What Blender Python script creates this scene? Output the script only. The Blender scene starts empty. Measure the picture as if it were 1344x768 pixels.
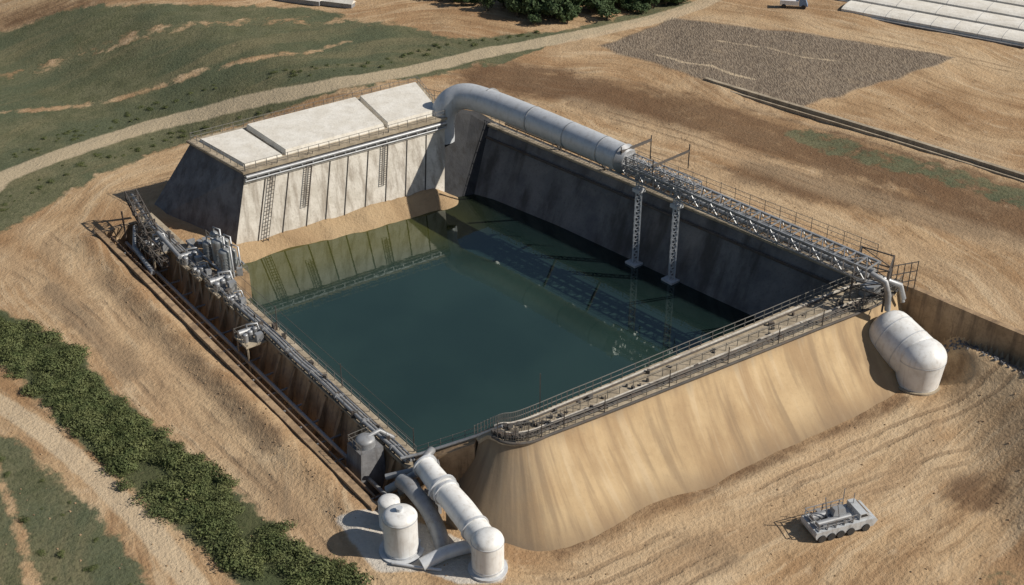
import bpy, math, random
import numpy as np
from mathutils import Vector, Matrix
random.seed(7); rng=np.random.default_rng(7)
scene=bpy.context.scene
COL=scene.collection

# ------------------------------------------------------------------ node helpers
def new_mat(name):
    m=bpy.data.materials.new(name); m.use_nodes=True
    nt=m.node_tree; nt.nodes.clear()
    out=nt.nodes.new('ShaderNodeOutputMaterial'); b=nt.nodes.new('ShaderNodeBsdfPrincipled')
    nt.links.new(b.outputs[0],out.inputs[0])
    return m,nt,b
def L(nt,a,b): nt.links.new(a,b)
def setin(nt,sock,v):
    if hasattr(v,'is_linked') or isinstance(v,bpy.types.NodeSocket): nt.links.new(v,sock)
    else:
        if isinstance(v,(tuple,list)) and len(v)==3 and sock.type=='RGBA': v=(*v,1)
        sock.default_value=v
def mixc(nt,f,a,b,mode='MIX'):
    n=nt.nodes.new('ShaderNodeMix'); n.data_type='RGBA'; n.blend_type=mode
    setin(nt,n.inputs[0],f); setin(nt,n.inputs[6],a); setin(nt,n.inputs[7],b)
    return n.outputs[2]
def mth(nt,op,a,b=0.0,c=None):
    n=nt.nodes.new('ShaderNodeMath'); n.operation=op
    setin(nt,n.inputs[0],a); setin(nt,n.inputs[1],b)
    if c is not None: setin(nt,n.inputs[2],c)
    return n.outputs[0]
def sstep(nt,x,a,b,lo=0.0,hi=1.0):
    n=nt.nodes.new('ShaderNodeMapRange'); n.interpolation_type='SMOOTHSTEP'
    setin(nt,n.inputs[0],x); n.inputs[1].default_value=a; n.inputs[2].default_value=b
    n.inputs[3].default_value=lo; n.inputs[4].default_value=hi
    return n.outputs[0]
def noise(nt,vec,scale=1.0,detail=4,rough=0.55,dist=0.0):
    n=nt.nodes.new('ShaderNodeTexNoise'); L(nt,vec,n.inputs['Vector'])
    n.inputs['Scale'].default_value=scale; n.inputs['Detail'].default_value=detail
    n.inputs['Roughness'].default_value=rough; n.inputs['Distortion'].default_value=dist
    return n.outputs['Fac']
def mapping(nt,vec,scale=(1,1,1),rot=(0,0,0)):
    n=nt.nodes.new('ShaderNodeMapping'); L(nt,vec,n.inputs[0])
    n.inputs['Scale'].default_value=scale; n.inputs['Rotation'].default_value=rot
    return n.outputs[0]
def pos(nt): return nt.nodes.new('ShaderNodeNewGeometry').outputs['Position']
def uvn(nt):
    n=nt.nodes.new('ShaderNodeUVMap'); n.uv_map='UVMap'; return n.outputs[0]
def attr(nt,name):
    n=nt.nodes.new('ShaderNodeAttribute'); n.attribute_name=name; return n.outputs['Fac']
def bump(nt,b,h,strength=0.4,dist=0.1):
    n=nt.nodes.new('ShaderNodeBump'); n.inputs['Strength'].default_value=strength
    n.inputs['Distance'].default_value=dist; L(nt,h,n.inputs['Height']); L(nt,n.outputs[0],b.inputs['Normal'])

def concrete(name,c1,c2,stain=(0.08,0.06,0.045),stain_amt=0.5,use_uv=False,rough=0.9,streak_f=0.9,scale=0.35,lo=.45,hi=.68):
    m,nt,b=new_mat(name)
    p=pos(nt)
    n1=noise(nt,p,scale,4,0.65)
    n2=noise(nt,p,3.0,3,0.6)
    if use_uv: sv=mapping(nt,uvn(nt),(streak_f,0.07,1))
    else: sv=mapping(nt,p,(streak_f,streak_f,0.07))
    st=noise(nt,sv,1.0,4,0.65)
    col=mixc(nt,sstep(nt,n1,0.32,0.68),c1,c2)
    col=mixc(nt,mth(nt,'MULTIPLY',sstep(nt,st,lo,hi),stain_amt),col,stain)
    col=mixc(nt,mth(nt,'MULTIPLY',sstep(nt,n2,0.5,0.75),0.35),col,stain)
    L(nt,col,b.inputs['Base Color']); b.inputs['Roughness'].default_value=rough
    bump(nt,b,mth(nt,'ADD',n2,st),0.35,0.12)
    return m
def plain(name,c,rough=0.5,metal=0.0,var=0.25,dirt=(0.12,0.09,0.06),sc=0.8):
    m,nt,b=new_mat(name); p=pos(nt)
    n=noise(nt,p,sc,4,0.65); s=noise(nt,mapping(nt,p,(2.2,2.2,0.25)),1,3,0.6)
    col=mixc(nt,mth(nt,'MULTIPLY',sstep(nt,n,0.42,0.75),var),c,dirt)
    col=mixc(nt,mth(nt,'MULTIPLY',sstep(nt,s,0.5,0.75),var),col,dirt)
    L(nt,col,b.inputs['Base Color']); b.inputs['Roughness'].default_value=rough; b.inputs['Metallic'].default_value=metal
    return m

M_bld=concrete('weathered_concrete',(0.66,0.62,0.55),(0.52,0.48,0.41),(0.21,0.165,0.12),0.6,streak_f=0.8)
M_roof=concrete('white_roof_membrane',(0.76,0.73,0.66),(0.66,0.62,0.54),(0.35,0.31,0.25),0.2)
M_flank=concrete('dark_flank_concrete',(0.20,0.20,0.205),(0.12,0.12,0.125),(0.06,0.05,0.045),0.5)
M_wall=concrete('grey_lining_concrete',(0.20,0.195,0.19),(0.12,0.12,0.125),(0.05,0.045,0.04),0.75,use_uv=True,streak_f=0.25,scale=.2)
M_wing=concrete('shaded_concrete',(0.040,0.041,0.044),(0.026,0.027,0.031),(0.016,0.015,0.014),0.7)  # near-black concrete: shade of the corner panel painted into the colour
M_deck=concrete('deck_concrete',(0.44,0.37,0.27),(0.30,0.245,0.17),(0.10,0.08,0.06),0.4)
M_brown=concrete('brown_earth_wall',(0.42,0.29,0.17),(0.27,0.18,0.10),(0.09,0.06,0.04),0.6)
M_dark=concrete('dark_steel',(0.06,0.058,0.055),(0.10,0.09,0.08),(0.12,0.07,0.04),0.4)
M_steel=plain('galvanised_steel',(0.36,0.37,0.38),0.45,0.4)
M_rail=plain('railing_paint',(0.22,0.21,0.19),0.6,0.2)
M_white=plain('white_tank_paint',(0.74,0.74,0.72),0.42,0.0,0.36,(0.36,0.31,0.25))
M_pipe=plain('grey_pipe_paint',(0.55,0.57,0.59),0.38,0.1,0.32,(0.27,0.26,0.24))
M_silo=plain('silo_zinc',(0.30,0.32,0.33),0.45,0.4,0.5)
M_gp=plain('dull_pipe_paint',(0.30,0.31,0.32),0.5,0.2,0.35)
M_rust=plain('rusty_pipe',(0.20,0.13,0.08),0.8,0.1,0.4)
M_rubber=plain('tyre_rubber',(0.03,0.03,0.03),0.85)
M_vehicle=plain('pale_vehicle_paint',(0.50,0.52,0.53),0.5,0.05,0.4)
M_glass=plain('dark_glass',(0.03,0.035,0.04),0.1)
M_blue=plain('blue_paint',(0.15,0.25,0.4),0.4)
m,nt,b=new_mat('sandy_embankment'); M_emb=m
p=pos(nt); u=uvn(nt)
a1=noise(nt,mapping(nt,u,(.22,.045,1)),1,4,.55); a2=noise(nt,mapping(nt,u,(.7,.06,1)),1,3,.55)
n1=noise(nt,p,.2,5,.65); n2=noise(nt,p,2.2,4,.65)
col=mixc(nt,sstep(nt,n1,.33,.67),(0.50,0.365,0.205),(0.42,0.295,0.16))
col=mixc(nt,mth(nt,'MULTIPLY',sstep(nt,a1,.45,.62),.7),col,(0.29,0.19,0.10))
col=mixc(nt,mth(nt,'MULTIPLY',sstep(nt,a2,.5,.68),.55),col,(0.21,0.145,0.085))
col=mixc(nt,mth(nt,'MULTIPLY',sstep(nt,a2,.46,.32),.35),col,(0.58,0.46,0.30))
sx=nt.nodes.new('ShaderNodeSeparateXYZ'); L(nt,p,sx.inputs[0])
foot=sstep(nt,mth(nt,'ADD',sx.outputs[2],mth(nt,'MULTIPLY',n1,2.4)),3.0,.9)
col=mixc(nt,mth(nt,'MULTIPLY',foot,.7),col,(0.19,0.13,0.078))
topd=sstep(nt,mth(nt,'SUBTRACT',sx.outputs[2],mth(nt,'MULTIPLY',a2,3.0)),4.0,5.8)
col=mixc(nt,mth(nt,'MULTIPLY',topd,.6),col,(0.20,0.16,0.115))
nose_shade=sstep(nt,mth(nt,'ADD',sx.outputs[0],mth(nt,'MULTIPLY',n1,7.0)),9.5,1.5)  # left nose of the bank: its shaded side painted darker
col=mixc(nt,mth(nt,'MULTIPLY',nose_shade,.7),col,(0.13,0.105,0.08))
col=mixc(nt,mth(nt,'MULTIPLY',sstep(nt,n2,.5,.78),.2),col,(0.18,0.125,0.075))
L(nt,col,b.inputs['Base Color']); b.inputs['Roughness'].default_value=.9
bump(nt,b,mth(nt,'ADD',a2,mth(nt,'MULTIPLY',n2,.5)),.28,.15)

# ------------------------------------------------------------------ mesh accumulator
class MB:
    def __init__(s): s.v=[];s.f=[];s.m=[];s.sm=[]
    def add(s,vs,fs,mi=0,smooth=False):
        o=len(s.v); s.v+= [tuple(p) for p in vs]
        for f in fs: s.f.append(tuple(i+o for i in f)); s.m.append(mi); s.sm.append(smooth)
    def prism(s,bot,top,mi=0):
        n=len(bot)
        fs=[tuple(range(n))[::-1],tuple(range(n,2*n))]+[(i,(i+1)%n,n+(i+1)%n,n+i) for i in range(n)]
        s.add(list(bot)+list(top),fs,mi)
    def box(s,c,size,rot=0,mi=0,taper=1.0):
        cx,cy,cz=c; a,b,h=size[0]/2,size[1]/2,size[2]; C,S=math.cos(rot),math.sin(rot)
        q=lambda x,y,z:(cx+x*C-y*S,cy+x*S+y*C,z)
        s.prism([q(-a,-b,cz),q(a,-b,cz),q(a,b,cz),q(-a,b,cz)],[q(-a*taper,-b*taper,cz+h),q(a*taper,-b*taper,cz+h),q(a*taper,b*taper,cz+h),q(-a*taper,b*taper,cz+h)],mi)
    def beam(s,p,q,w=0.1,h=None,mi=0):
        h=h or w; p=Vector(p);q=Vector(q);d=(q-p)
        if d.length<1e-5:return
        d.normalize(); up=Vector((0,0,1)) if abs(d.z)<0.95 else Vector((1,0,0))
        a=d.cross(up).normalized()*w/2; b=a.cross(d).normalized()*h/2
        s.prism([p-a-b,p+a-b,p+a+b,p-a+b],[q-a-b,q+a-b,q+a+b,q-a+b],mi)
    def tube(s,path,r,n=16,mi=0,cap=True):
        path=[Vector(p) for p in path]; k=len(path)
        rs=r if isinstance(r,(list,tuple)) else [r]*k
        t0=(path[1]-path[0]).normalized(); ref=Vector((0,0,1)) if abs(t0.z)<0.9 else Vector((0,1,0))
        vs=[]; u=t0.cross(ref).normalized()
        for i in range(k):
            t=((path[min(i+1,k-1)]-path[max(i-1,0)])).normalized()
            u=(u-t*u.dot(t)).normalized(); w=t.cross(u)
            for j in range(n):
                a=2*math.pi*j/n; vs.append(path[i]+(u*math.cos(a)+w*math.sin(a))*rs[i])
        fs=[(i*n+j,i*n+(j+1)%n,(i+1)*n+(j+1)%n,(i+1)*n+j) for i in range(k-1) for j in range(n)]
        s.add(vs,fs,mi,True)
        if cap:
            s.add(vs[:n],[tuple(range(n))[::-1]],mi); s.add(vs[-n:],[tuple(range(n))],mi)
    def dome(s,c,r,h,axis=(0,0,1),n=20,mi=0):
        ax=Vector(axis).normalized(); path=[];rr=[]
        for i in range(9):
            a=i/8*math.pi/2*0.995; path.append(Vector(c)+ax*h*math.sin(a)); rr.append(max(r*math.cos(a),0.01))
        s.tube(path,rr,n,mi,cap=False)
    def obj(s,name,mats,parent=None):
        me=bpy.data.meshes.new(name); me.from_pydata(s.v,[],s.f)
        for m in mats: me.materials.append(m)
        me.polygons.foreach_set('material_index',s.m); me.polygons.foreach_set('use_smooth',s.sm)
        me.update(); o=bpy.data.objects.new(name,me); COL.objects.link(o)
        if parent: o.parent=parent
        return o
def empty(name,loc=(0,0,0)):
    o=bpy.data.objects.new(name,None); COL.objects.link(o); return o
def polyl(pts,step):
    pts=[Vector(p) for p in pts]; out=[]
    for a,b in zip(pts,pts[1:]):
        n=max(1,round((b-a).length/step))
        for i in range(n): out.append(a.lerp(b,i/n))
    out.append(pts[-1]); return out
def railing(name,pts,h=1.15,step=2.0,w=0.08,rails=(0.5,1.0),mat=None,parent=None,jit=0.0):
    mb=MB(); ps=polyl(pts,step)
    for i,p in enumerate(ps):
        hh=h*(1+random.uniform(-jit,jit)); mb.beam(p,p+Vector((random.uniform(-jit,jit)*.3,0,hh)),w,w)
    for f in rails:
        for a,b in zip(ps,ps[1:]): mb.beam(a+Vector((0,0,h*f-.04)),b+Vector((0,0,h*f-.04)),w*.7,w*.7)
    return mb.obj(name,[mat or M_rail],parent)
def catmull(P,k):
    P=[np.array(p,float) for p in P]; P=[2*P[0]-P[1]]+P+[2*P[-1]-P[-2]]; out=[]
    for i in range(1,len(P)-2):
        for j in range(k):
            t=j/k; a,b,c,d=P[i-1:i+3]
            out.append(0.5*((2*b)+(-a+c)*t+(2*a-5*b+4*c-d)*t*t+(-a+3*b-3*c+d)*t**3))
    out.append(P[-2]); return out
def loft(name,cols,mat,parent=None,smooth=True,caps=True,mat2=None,n2=0):
    nc=len(cols);nr=len(cols[0]); vs=[tuple(p) for c in cols for p in c]
    fs=[]
    s=0;S=[0]
    for i in range(1,nc):
        s+=float(np.linalg.norm(np.array(cols[i][-2])-np.array(cols[i-1][-2])));S.append(s)
    T=[[0]*nr for _ in range(nc)]
    for i in range(nc):
        t=0
        for j in range(1,nr):
            t+=float(np.linalg.norm(np.array(cols[i][j])-np.array(cols[i][j-1])));T[i][j]=t
    for i in range(nc-1):
        for j in range(nr-1): fs.append((i*nr+j,(i+1)*nr+j,(i+1)*nr+j+1,i*nr+j+1))
    nq=len(fs)
    if caps: fs.append(tuple(range(nr))); fs.append(tuple((nc-1)*nr+j for j in range(nr))[::-1])
    me=bpy.data.meshes.new(name); me.from_pydata(vs,[],fs); me.materials.append(mat)
    if mat2: me.materials.append(mat2)
    ul=me.uv_layers.new(name='UVMap')
    for p in me.polygons:
        p.use_smooth=smooth and p.index<nq
        if mat2 and (p.index<n2*(nr-1) or p.index==nq): p.material_index=1
        for li in p.loop_indices:
            vi=me.loops[li].vertex_index; ul.data[li].uv=(S[vi//nr],T[vi//nr][vi%nr])
    if smooth:
        try: me.set_sharp_from_angle(angle=math.radians(40))
        except Exception: pass
    me.update(); o=bpy.data.objects.new(name,me); COL.objects.link(o)
    if parent: o.parent=parent
    return o

# ------------------------------------------------------------------ terrain
def nm(n,m,z=None):
    x,y=.8*n-.6*m,.6*n+.8*m
    return (x,y) if z is None else (x,y,z)
def ss(a,b,x):
    t=np.clip((x-a)/(b-a),0,1); return t*t*(3-2*t)
TAB=rng.random((256,256))
def vn(X,Y,sc,o=0):
    x=np.asarray(X)/sc+o*17.3+1000; y=np.asarray(Y)/sc+o*31.7+1000
    xi=np.floor(x).astype(int); yi=np.floor(y).astype(int); fx=x-xi; fy=y-yi
    fx=fx*fx*(3-2*fx); fy=fy*fy*(3-2*fy); g=lambda a,b:TAB[a%256,b%256]
    return (g(xi,yi)*(1-fx)+g(xi+1,yi)*fx)*(1-fy)+(g(xi,yi+1)*(1-fx)+g(xi+1,yi+1)*fx)*fy-.5
def segdist(X,Y,a,b):
    ax,ay=a;bx,by=b;dx,dy=bx-ax,by-ay
    t=np.clip(((X-ax)*dx+(Y-ay)*dy)/(dx*dx+dy*dy),0,1)
    return np.hypot(X-ax-t*dx,Y-ay-t*dy)
def linedist(X,Y,pts):
    d=np.full(np.shape(X),1e9)
    for a,b in zip(pts,pts[1:]): d=np.minimum(d,segdist(X,Y,a,b))
    return d
def polysd(X,Y,pts):
    d=linedist(X,Y,list(pts)+[pts[0]])
    ins=np.zeros(np.shape(X),bool)
    for (x1,y1),(x2,y2) in zip(pts,list(pts[1:])+[pts[0]]):
        c=((y1>Y)!=(y2>Y)); 
        if y1!=y2: ins^= c&(X<(x2-x1)*(Y-y1)/(y2-y1)+x1)
    return np.where(ins,-d,d)
POOL=[(-10.2,111.3),(-4,110.6),(0.3,110.6),(42.6,139.6),(43.6,142.4),(-4,190.9),(-11.5,190.5),(-13.5,187),(-40.5,170),(-43.5,162),(-41.8,153.4)]
RIMX=[-60,-4,43.6,47.5,51,56,62,80,140]; RIMY=[248,190.6,142.6,141,138,132.6,126.4,109,50]
TRENCH=[nm(51.4,93),nm(57.9,93),nm(57.9,167.5),nm(51.4,167.5)]
def H(X,Y):
    X=np.asarray(X,float);Y=np.asarray(Y,float)
    e=.68*X+.733*Y
    w=ss(105,136,e)
    wr=ss(-0.35,0.35,Y-np.interp(X,RIMX,RIMY))
    r=ss(-14,-5,X)*(1-ss(75,110,X))
    w=w*(1-r)+wr*r
    gd=np.interp(X,RIMX,RIMY)-Y
    lo=np.where(X>40,5.2*ss(50,65,X),0)
    lo=np.maximum(lo,np.where(X>44,4.6*ss(51,55,X)*(1-ss(2.5,11,gd)),0))
    lo=lo-np.where(X>44,1.3*ss(50,54,X)*(1-ss(66,76,X))*ss(-.5,.2,gd)*(1-ss(1.6,4.2,gd)),0)
    lo=lo+np.where(X>44,2.0*(1-ss(46,52,X))*ss(-.5,.2,gd)*(1-ss(1.0,6,gd)),0)
    z=lo*(1-w)+7*w
    z=z+.7*vn(X,Y,17,1)+.28*vn(X,Y,6.5,2)+.12*vn(X,Y,2.6,3)+.07*vn(X,Y,1.2,4)
    n=.8*X+.6*Y; m=-.6*X+.8*Y
    z=z+(0.8+.7*vn(X,Y,5,5))*np.exp(-((n-49.4)/2.0)**2)*ss(88,94,m)*(1-ss(166,172,m))
    z=z+0.7*np.exp(-(((X-54.5)/2.5)**2+((Y-126.5)/2.0)**2))
    sd=polysd(X,Y,TRENCH); z=np.where(sd<0,-3.4+1.3*ss(54,52,n)+.9*vn(X,Y,3,6)+.4*vn(X,Y,1.2,7),z)
    sp=polysd(X,Y,POOL)
    db=segdist(X,Y,(-43,163.2),(-12.2,181.0)) 
    bed=np.maximum(-7,0.2-0.6*db+.7*vn(X,Y,4,8)+.3*vn(X,Y,1.5,9))
    z=np.where(sp<0,np.minimum(bed,0.4),z)
    return z
def hz(x,y): return float(H(x,y))

def axis(lo,hi,fine,far):
    a=list(np.arange(lo,hi+1e-6,fine)); st=fine
    x=hi
    while x<far: st*=1.12; x+=st; a.append(x)
    st=fine; x=lo
    while x>-far: st*=1.12; x-=st; a.insert(0,x)
    return np.array(a)
gx=axis(-76,86,0.5,2500); gy=axis(84,262,0.5,3000)
X,Y=np.meshgrid(gx,gy); Z=H(X,Y)
nx,ny=len(gx),len(gy)
co=np.stack([X,Y,Z],-1).reshape(-1,3)
me=bpy.data.meshes.new('ground')
idx=np.arange(nx*ny).reshape(ny,nx)
q=np.stack([idx[:-1,:-1],idx[:-1,1:],idx[1:,1:],idx[1:,:-1]],-1).reshape(-1,4)
me.vertices.add(nx*ny); me.vertices.foreach_set('co',co.ravel())
me.loops.add(q.size); me.loops.foreach_set('vertex_index',q.ravel().astype(np.int32))
me.polygons.add(len(q)); me.polygons.foreach_set('loop_start',np.arange(0,q.size,4,dtype=np.int32))
me.polygons.foreach_set('loop_total',np.full(len(q),4,dtype=np.int32))
me.update(calc_edges=True); me.validate()
me.polygons.foreach_set('use_smooth',np.ones(len(me.polygons),bool))
ROAD=[(-200,140),(-120,158),(-85,177),(-81,185),(-72,196),(-62,205),(-49,207),(-35,207),(-23,210),(-10,218),(4,226),(18,234),(34,246),(46,258),(90,300),(300,470)]
ROAD=[tuple(c) for c in catmull(ROAD,4)]
PATH=[(-120,150),(-72,133),(-60.4,124.3),(-53.2,118.4),(-46.1,111.5),(-38.1,102.8),(-31.7,94.9),(-20,80),(0,50)]
MEAD=[(-400,150),(-120,148),(-72,130.5),(-62,122),(-55,116),(-48,109.5),(-40.5,101),(-34,93),(-24,79),(-10,50),(-400,-200)]
BELT=[(-110,165),(-90,155),(-72,143.5),(-65.5,139.2),(-58.3,133.8),(-50.5,124.3),(-42.1,115.5),(-34.4,107.6),(-26.5,99.3),(-20.3,94.1),(-13,87),(-4,78)]
GRNW=[(-900,100),(-150,140),(-79,161),(-75,167),(-71,175),(-65,187),(-58,196),(-53,200),(-35,203),(-15,210),(-4,217),(5,225),(10,232),(4,232),(-10,228),(-22,237),(-30,241),(-38,247),(-67,249),(-90,252),(-140,240),(-900,300)]
FOREST=[(-28,262),(-7,244.5),(8,234.0),(31,246.0),(42,258),(80,320),(-50,360)]
PLOUGH=[(16,225),(22,231),(31,241),(55,231),(79,219.5),(62,207),(47,197),(32,209)]
def A(name,arr):
    a=me.attributes.new(name,'FLOAT','POINT'); a.data.foreach_set('value',np.asarray(arr,np.float32).ravel())
def soft(sd,w): return 1-ss(-w,w,sd)
dr=linedist(X,Y,ROAD); dpth=linedist(X,Y,PATH)
belt=soft(linedist(X,Y,BELT)-3.9,1.5)
grass=np.maximum.reduce([soft(polysd(X,Y,GRNW),2.5),soft(polysd(X,Y,MEAD),2.0),belt])
tr=linedist(X,Y,[(-120,205),(-79,214),(-58,219),(-37,222),(-30,228)]); tr2=linedist(X,Y,[(-110,226),(-74,236),(-40,240),(-25,238)])
tr3=linedist(X,Y,[(-78,150),(-66,122),(-60,108),(-52,95)]); tr4=linedist(X,Y,[(-58,114),(-52,104),(-46,92),(-44,80)])
grass=grass*(1-.55*(1-ss(.0,2.4,tr)))*(1-.4*(1-ss(.3,5,tr2)))*(1-.6*(1-ss(.1,1.5,tr3)))*(1-.6*(1-ss(.1,1.5,tr4)))
strip=1-ss(1.2,4.2,linedist(X,Y,[(46,186),(54,178),(62,172.5),(72,163.5),(84,152)])-.6)
strip=np.maximum(strip,1.2*(1-ss(0.5,2.2,linedist(X,Y,[(-4,217),(6,227.5),(20,238),(34,250)])-1.2)))
strip=np.maximum(strip,.75*(1-ss(1,7,np.hypot(X-48,Y-93))))
A('grass',np.maximum(grass,strip*.62)); A('belt',belt)
A('road',np.maximum.reduce([1-ss(1.0,3.4,dr),.9*(1-ss(0.6,2.2,dpth)),.8*(1-ss(.1,.9,linedist(X,Y,[(26,220.5),(30,216.5),(35,214.5),(38,210.5),(41.5,208.5)]))),.6*(1-ss(.1,.9,linedist(X,Y,[(38,228),(46,224),(52,219),(60,217)])))]))
A('plough',soft(polysd(X,Y,PLOUGH)+1.2*vn(X,Y,4,11),.45))
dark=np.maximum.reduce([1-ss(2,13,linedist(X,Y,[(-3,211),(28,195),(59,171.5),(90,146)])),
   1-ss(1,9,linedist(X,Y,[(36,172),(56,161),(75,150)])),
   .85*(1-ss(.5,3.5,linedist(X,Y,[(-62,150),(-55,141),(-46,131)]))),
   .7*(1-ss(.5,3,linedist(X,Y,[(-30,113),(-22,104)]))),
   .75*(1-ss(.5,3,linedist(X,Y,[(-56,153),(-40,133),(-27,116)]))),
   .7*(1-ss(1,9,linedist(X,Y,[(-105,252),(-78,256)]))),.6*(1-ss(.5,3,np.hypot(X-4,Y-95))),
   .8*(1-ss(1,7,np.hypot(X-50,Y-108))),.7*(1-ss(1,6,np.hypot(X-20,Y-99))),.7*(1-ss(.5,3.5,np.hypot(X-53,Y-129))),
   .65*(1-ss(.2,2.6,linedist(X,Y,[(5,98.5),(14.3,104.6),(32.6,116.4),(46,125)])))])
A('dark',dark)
TR=[[(-70,168),(-60,156),(-48,140),(-34,122),(-22,106),(-14,94),(-4,84),(10,80)],[(-74,160),(-62,150),(-48,134),(-36,118),(-26,106),(-16,92)],
    [(-10,90),(2,92),(14,99),(30,110),(46,120),(60,127),(80,140)],[(-2,86),(12,92),(28,103),(44,112),(62,118),(85,122)],
    [(12,186),(26,174),(40,160),(54,147),(66,132)],[(10,198),(30,182),(50,164),(70,148),(90,128)],[(54,246),(60,232),(84,216),(100,205)]]
td=np.full(X.shape,1e9)
for t_ in TR: 
    pp=[tuple(c) for c in catmull(t_,6)]; td=np.minimum(td,linedist(X,Y,pp))
A('trk',np.minimum(td,20))
A('dust',np.maximum.reduce([soft(polysd(X,Y,[(-18.5,103.6),(-13.8,105),(-6,101),(-.5,97.5),(-.8,94.5),(-5,94.2),(-8.5,96),(-13.5,95.8)]),.8)*1.0]))
A('shore',(polysd(X,Y,POOL)<.5)*1.0)
OUT=[(-15,105.2),(-6,106),(0.6,99.3),(8,100.5),(50,128),(51,139),(-4,192),(-15.5,200),(-56,175),(-61,166)]
dd=polysd(X,Y,OUT); th=np.arctan2(Y-150,X+3)
A('dd',np.maximum(dd,-3)); A('ct',np.cos(th)); A('st',np.sin(th))
m,nt,b=new_mat('ground_soil_and_grass'); p=pos(nt)
nlow=noise(nt,p,0.022,1,0.5); nbig=noise(nt,p,0.06,4,0.62); nmid=noise(nt,p,0.28,5,0.7); nfine=noise(nt,p,1.9,4,0.7); ngr=noise(nt,p,5.5,2,0.7)
ddn=attr(nt,'dd'); warp=mth(nt,'ADD',ddn,mth(nt,'ADD',mth(nt,'MULTIPLY',nlow,34.0),mth(nt,'MULTIPLY',nmid,1.2)))
def comb(k,f):
    c=nt.nodes.new('ShaderNodeCombineXYZ')
    L(nt,mth(nt,'MULTIPLY',attr(nt,'ct'),k),c.inputs[0]);L(nt,mth(nt,'MULTIPLY',attr(nt,'st'),k),c.inputs[1]);L(nt,mth(nt,'MULTIPLY',warp,f),c.inputs[2]); return c.outputs[0]
s1=noise(nt,comb(2.4,.15),1,5,0.62); s2=noise(nt,comb(3.2,.42),1,5,0.72)
soil=mixc(nt,sstep(nt,s1,.38,.62),(0.335,0.208,0.110),(0.475,0.33,0.19))
soil=mixc(nt,mth(nt,'MULTIPLY',sstep(nt,nbig,.48,.66),.45),soil,(0.54,0.41,0.26))
soil=mixc(nt,mth(nt,'MULTIPLY',sstep(nt,nbig,.46,.33),.5),soil,(0.27,0.16,0.08))
soil=mixc(nt,mth(nt,'MULTIPLY',sstep(nt,s2,.5,.66),.6),soil,(0.57,0.44,0.285))
soil=mixc(nt,mth(nt,'MULTIPLY',sstep(nt,s2,.47,.34),.6),soil,(0.235,0.14,0.072))
soil=mixc(nt,mth(nt,'MULTIPLY',sstep(nt,nmid,.55,.72),.5),soil,(0.22,0.132,0.07))
soil=mixc(nt,mth(nt,'MULTIPLY',sstep(nt,nmid,.43,.28),.35),soil,(0.57,0.45,0.31))
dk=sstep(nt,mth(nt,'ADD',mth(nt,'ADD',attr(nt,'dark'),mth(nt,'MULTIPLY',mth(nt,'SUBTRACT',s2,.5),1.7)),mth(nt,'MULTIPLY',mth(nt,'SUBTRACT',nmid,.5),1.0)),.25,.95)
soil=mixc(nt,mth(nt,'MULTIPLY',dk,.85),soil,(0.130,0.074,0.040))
trk=mth(nt,'ADD',attr(nt,'trk'),mth(nt,'MULTIPLY',mth(nt,'SUBTRACT',nmid,.5),1.2))
r1=mth(nt,'MULTIPLY',sstep(nt,trk,.55,.85),sstep(nt,trk,1.5,1.15))
rut=mth(nt,'MULTIPLY',r1,sstep(nt,nbig,.42,.58))
soil=mixc(nt,mth(nt,'MULTIPLY',sstep(nt,trk,4.5,1.0),.3),soil,(0.57,0.445,0.29))
soil=mixc(nt,mth(nt,'MULTIPLY',rut,.5),soil,(0.22,0.14,0.08))
soil=mixc(nt,mth(nt,'MULTIPLY',sstep(nt,nfine,.5,.75),.32),soil,(0.14,0.09,0.05))
rd=sstep(nt,mth(nt,'ADD',attr(nt,'road'),mth(nt,'MULTIPLY',mth(nt,'SUBTRACT',nmid,.5),.9)),.3,.75)
g1=mixc(nt,sstep(nt,nmid,.35,.65),(0.098,0.103,0.054),(0.150,0.146,0.084))
g1=mixc(nt,sstep(nt,nbig,.42,.62),g1,(0.096,0.110,0.064))
g1=mixc(nt,mth(nt,'MULTIPLY',sstep(nt,s1,.48,.66),.6),g1,(0.21,0.178,0.10))
g1=mixc(nt,mth(nt,'MULTIPLY',sstep(nt,nfine,.45,.7),.55),g1,(0.052,0.060,0.028))
g1=mixc(nt,mth(nt,'MULTIPLY',sstep(nt,ngr,.52,.7),.4),g1,(0.18,0.172,0.09))
g1=mixc(nt,mth(nt,'MULTIPLY',attr(nt,'belt'),.7),g1,(0.052,0.066,0.026))
gm=sstep(nt,mth(nt,'ADD',attr(nt,'grass'),mth(nt,'MULTIPLY',mth(nt,'SUBTRACT',nmid,.5),1.9)),.34,.70)
col=mixc(nt,gm,soil,g1)
pl=noise(nt,mapping(nt,p,(1,.22,1),(0,0,math.radians(55))),4.0,2,.6)
plc=mixc(nt,sstep(nt,pl,.38,.62),(0.15,0.115,0.085),(0.285,0.23,0.17))
plc=mixc(nt,mth(nt,'MULTIPLY',sstep(nt,nmid,.5,.68),.4),plc,(0.36,0.28,0.19))
plc=mixc(nt,sstep(nt,ngr,.5,.66),plc,(0.12,0.095,0.07))
col=mixc(nt,attr(nt,'plough'),col,plc)
col=mixc(nt,mth(nt,'MULTIPLY',rd,.75),col,mixc(nt,nfine,(0.44,0.345,0.225),(0.60,0.49,0.345)))
ds=sstep(nt,mth(nt,'ADD',attr(nt,'dust'),mth(nt,'MULTIPLY',mth(nt,'SUBTRACT',nmid,.5),1.3)),.35,.75)
col=mixc(nt,ds,col,mixc(nt,nfine,(0.42,0.38,0.32),(0.64,0.59,0.52)))
col=mixc(nt,mth(nt,'MULTIPLY',attr(nt,'shore'),.6),col,mixc(nt,nfine,(0.27,0.19,0.11),(0.40,0.30,0.18)))
L(nt,col,b.inputs['Base Color']); b.inputs['Roughness'].default_value=.95; b.inputs['Specular IOR Level'].default_value=.15
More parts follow.
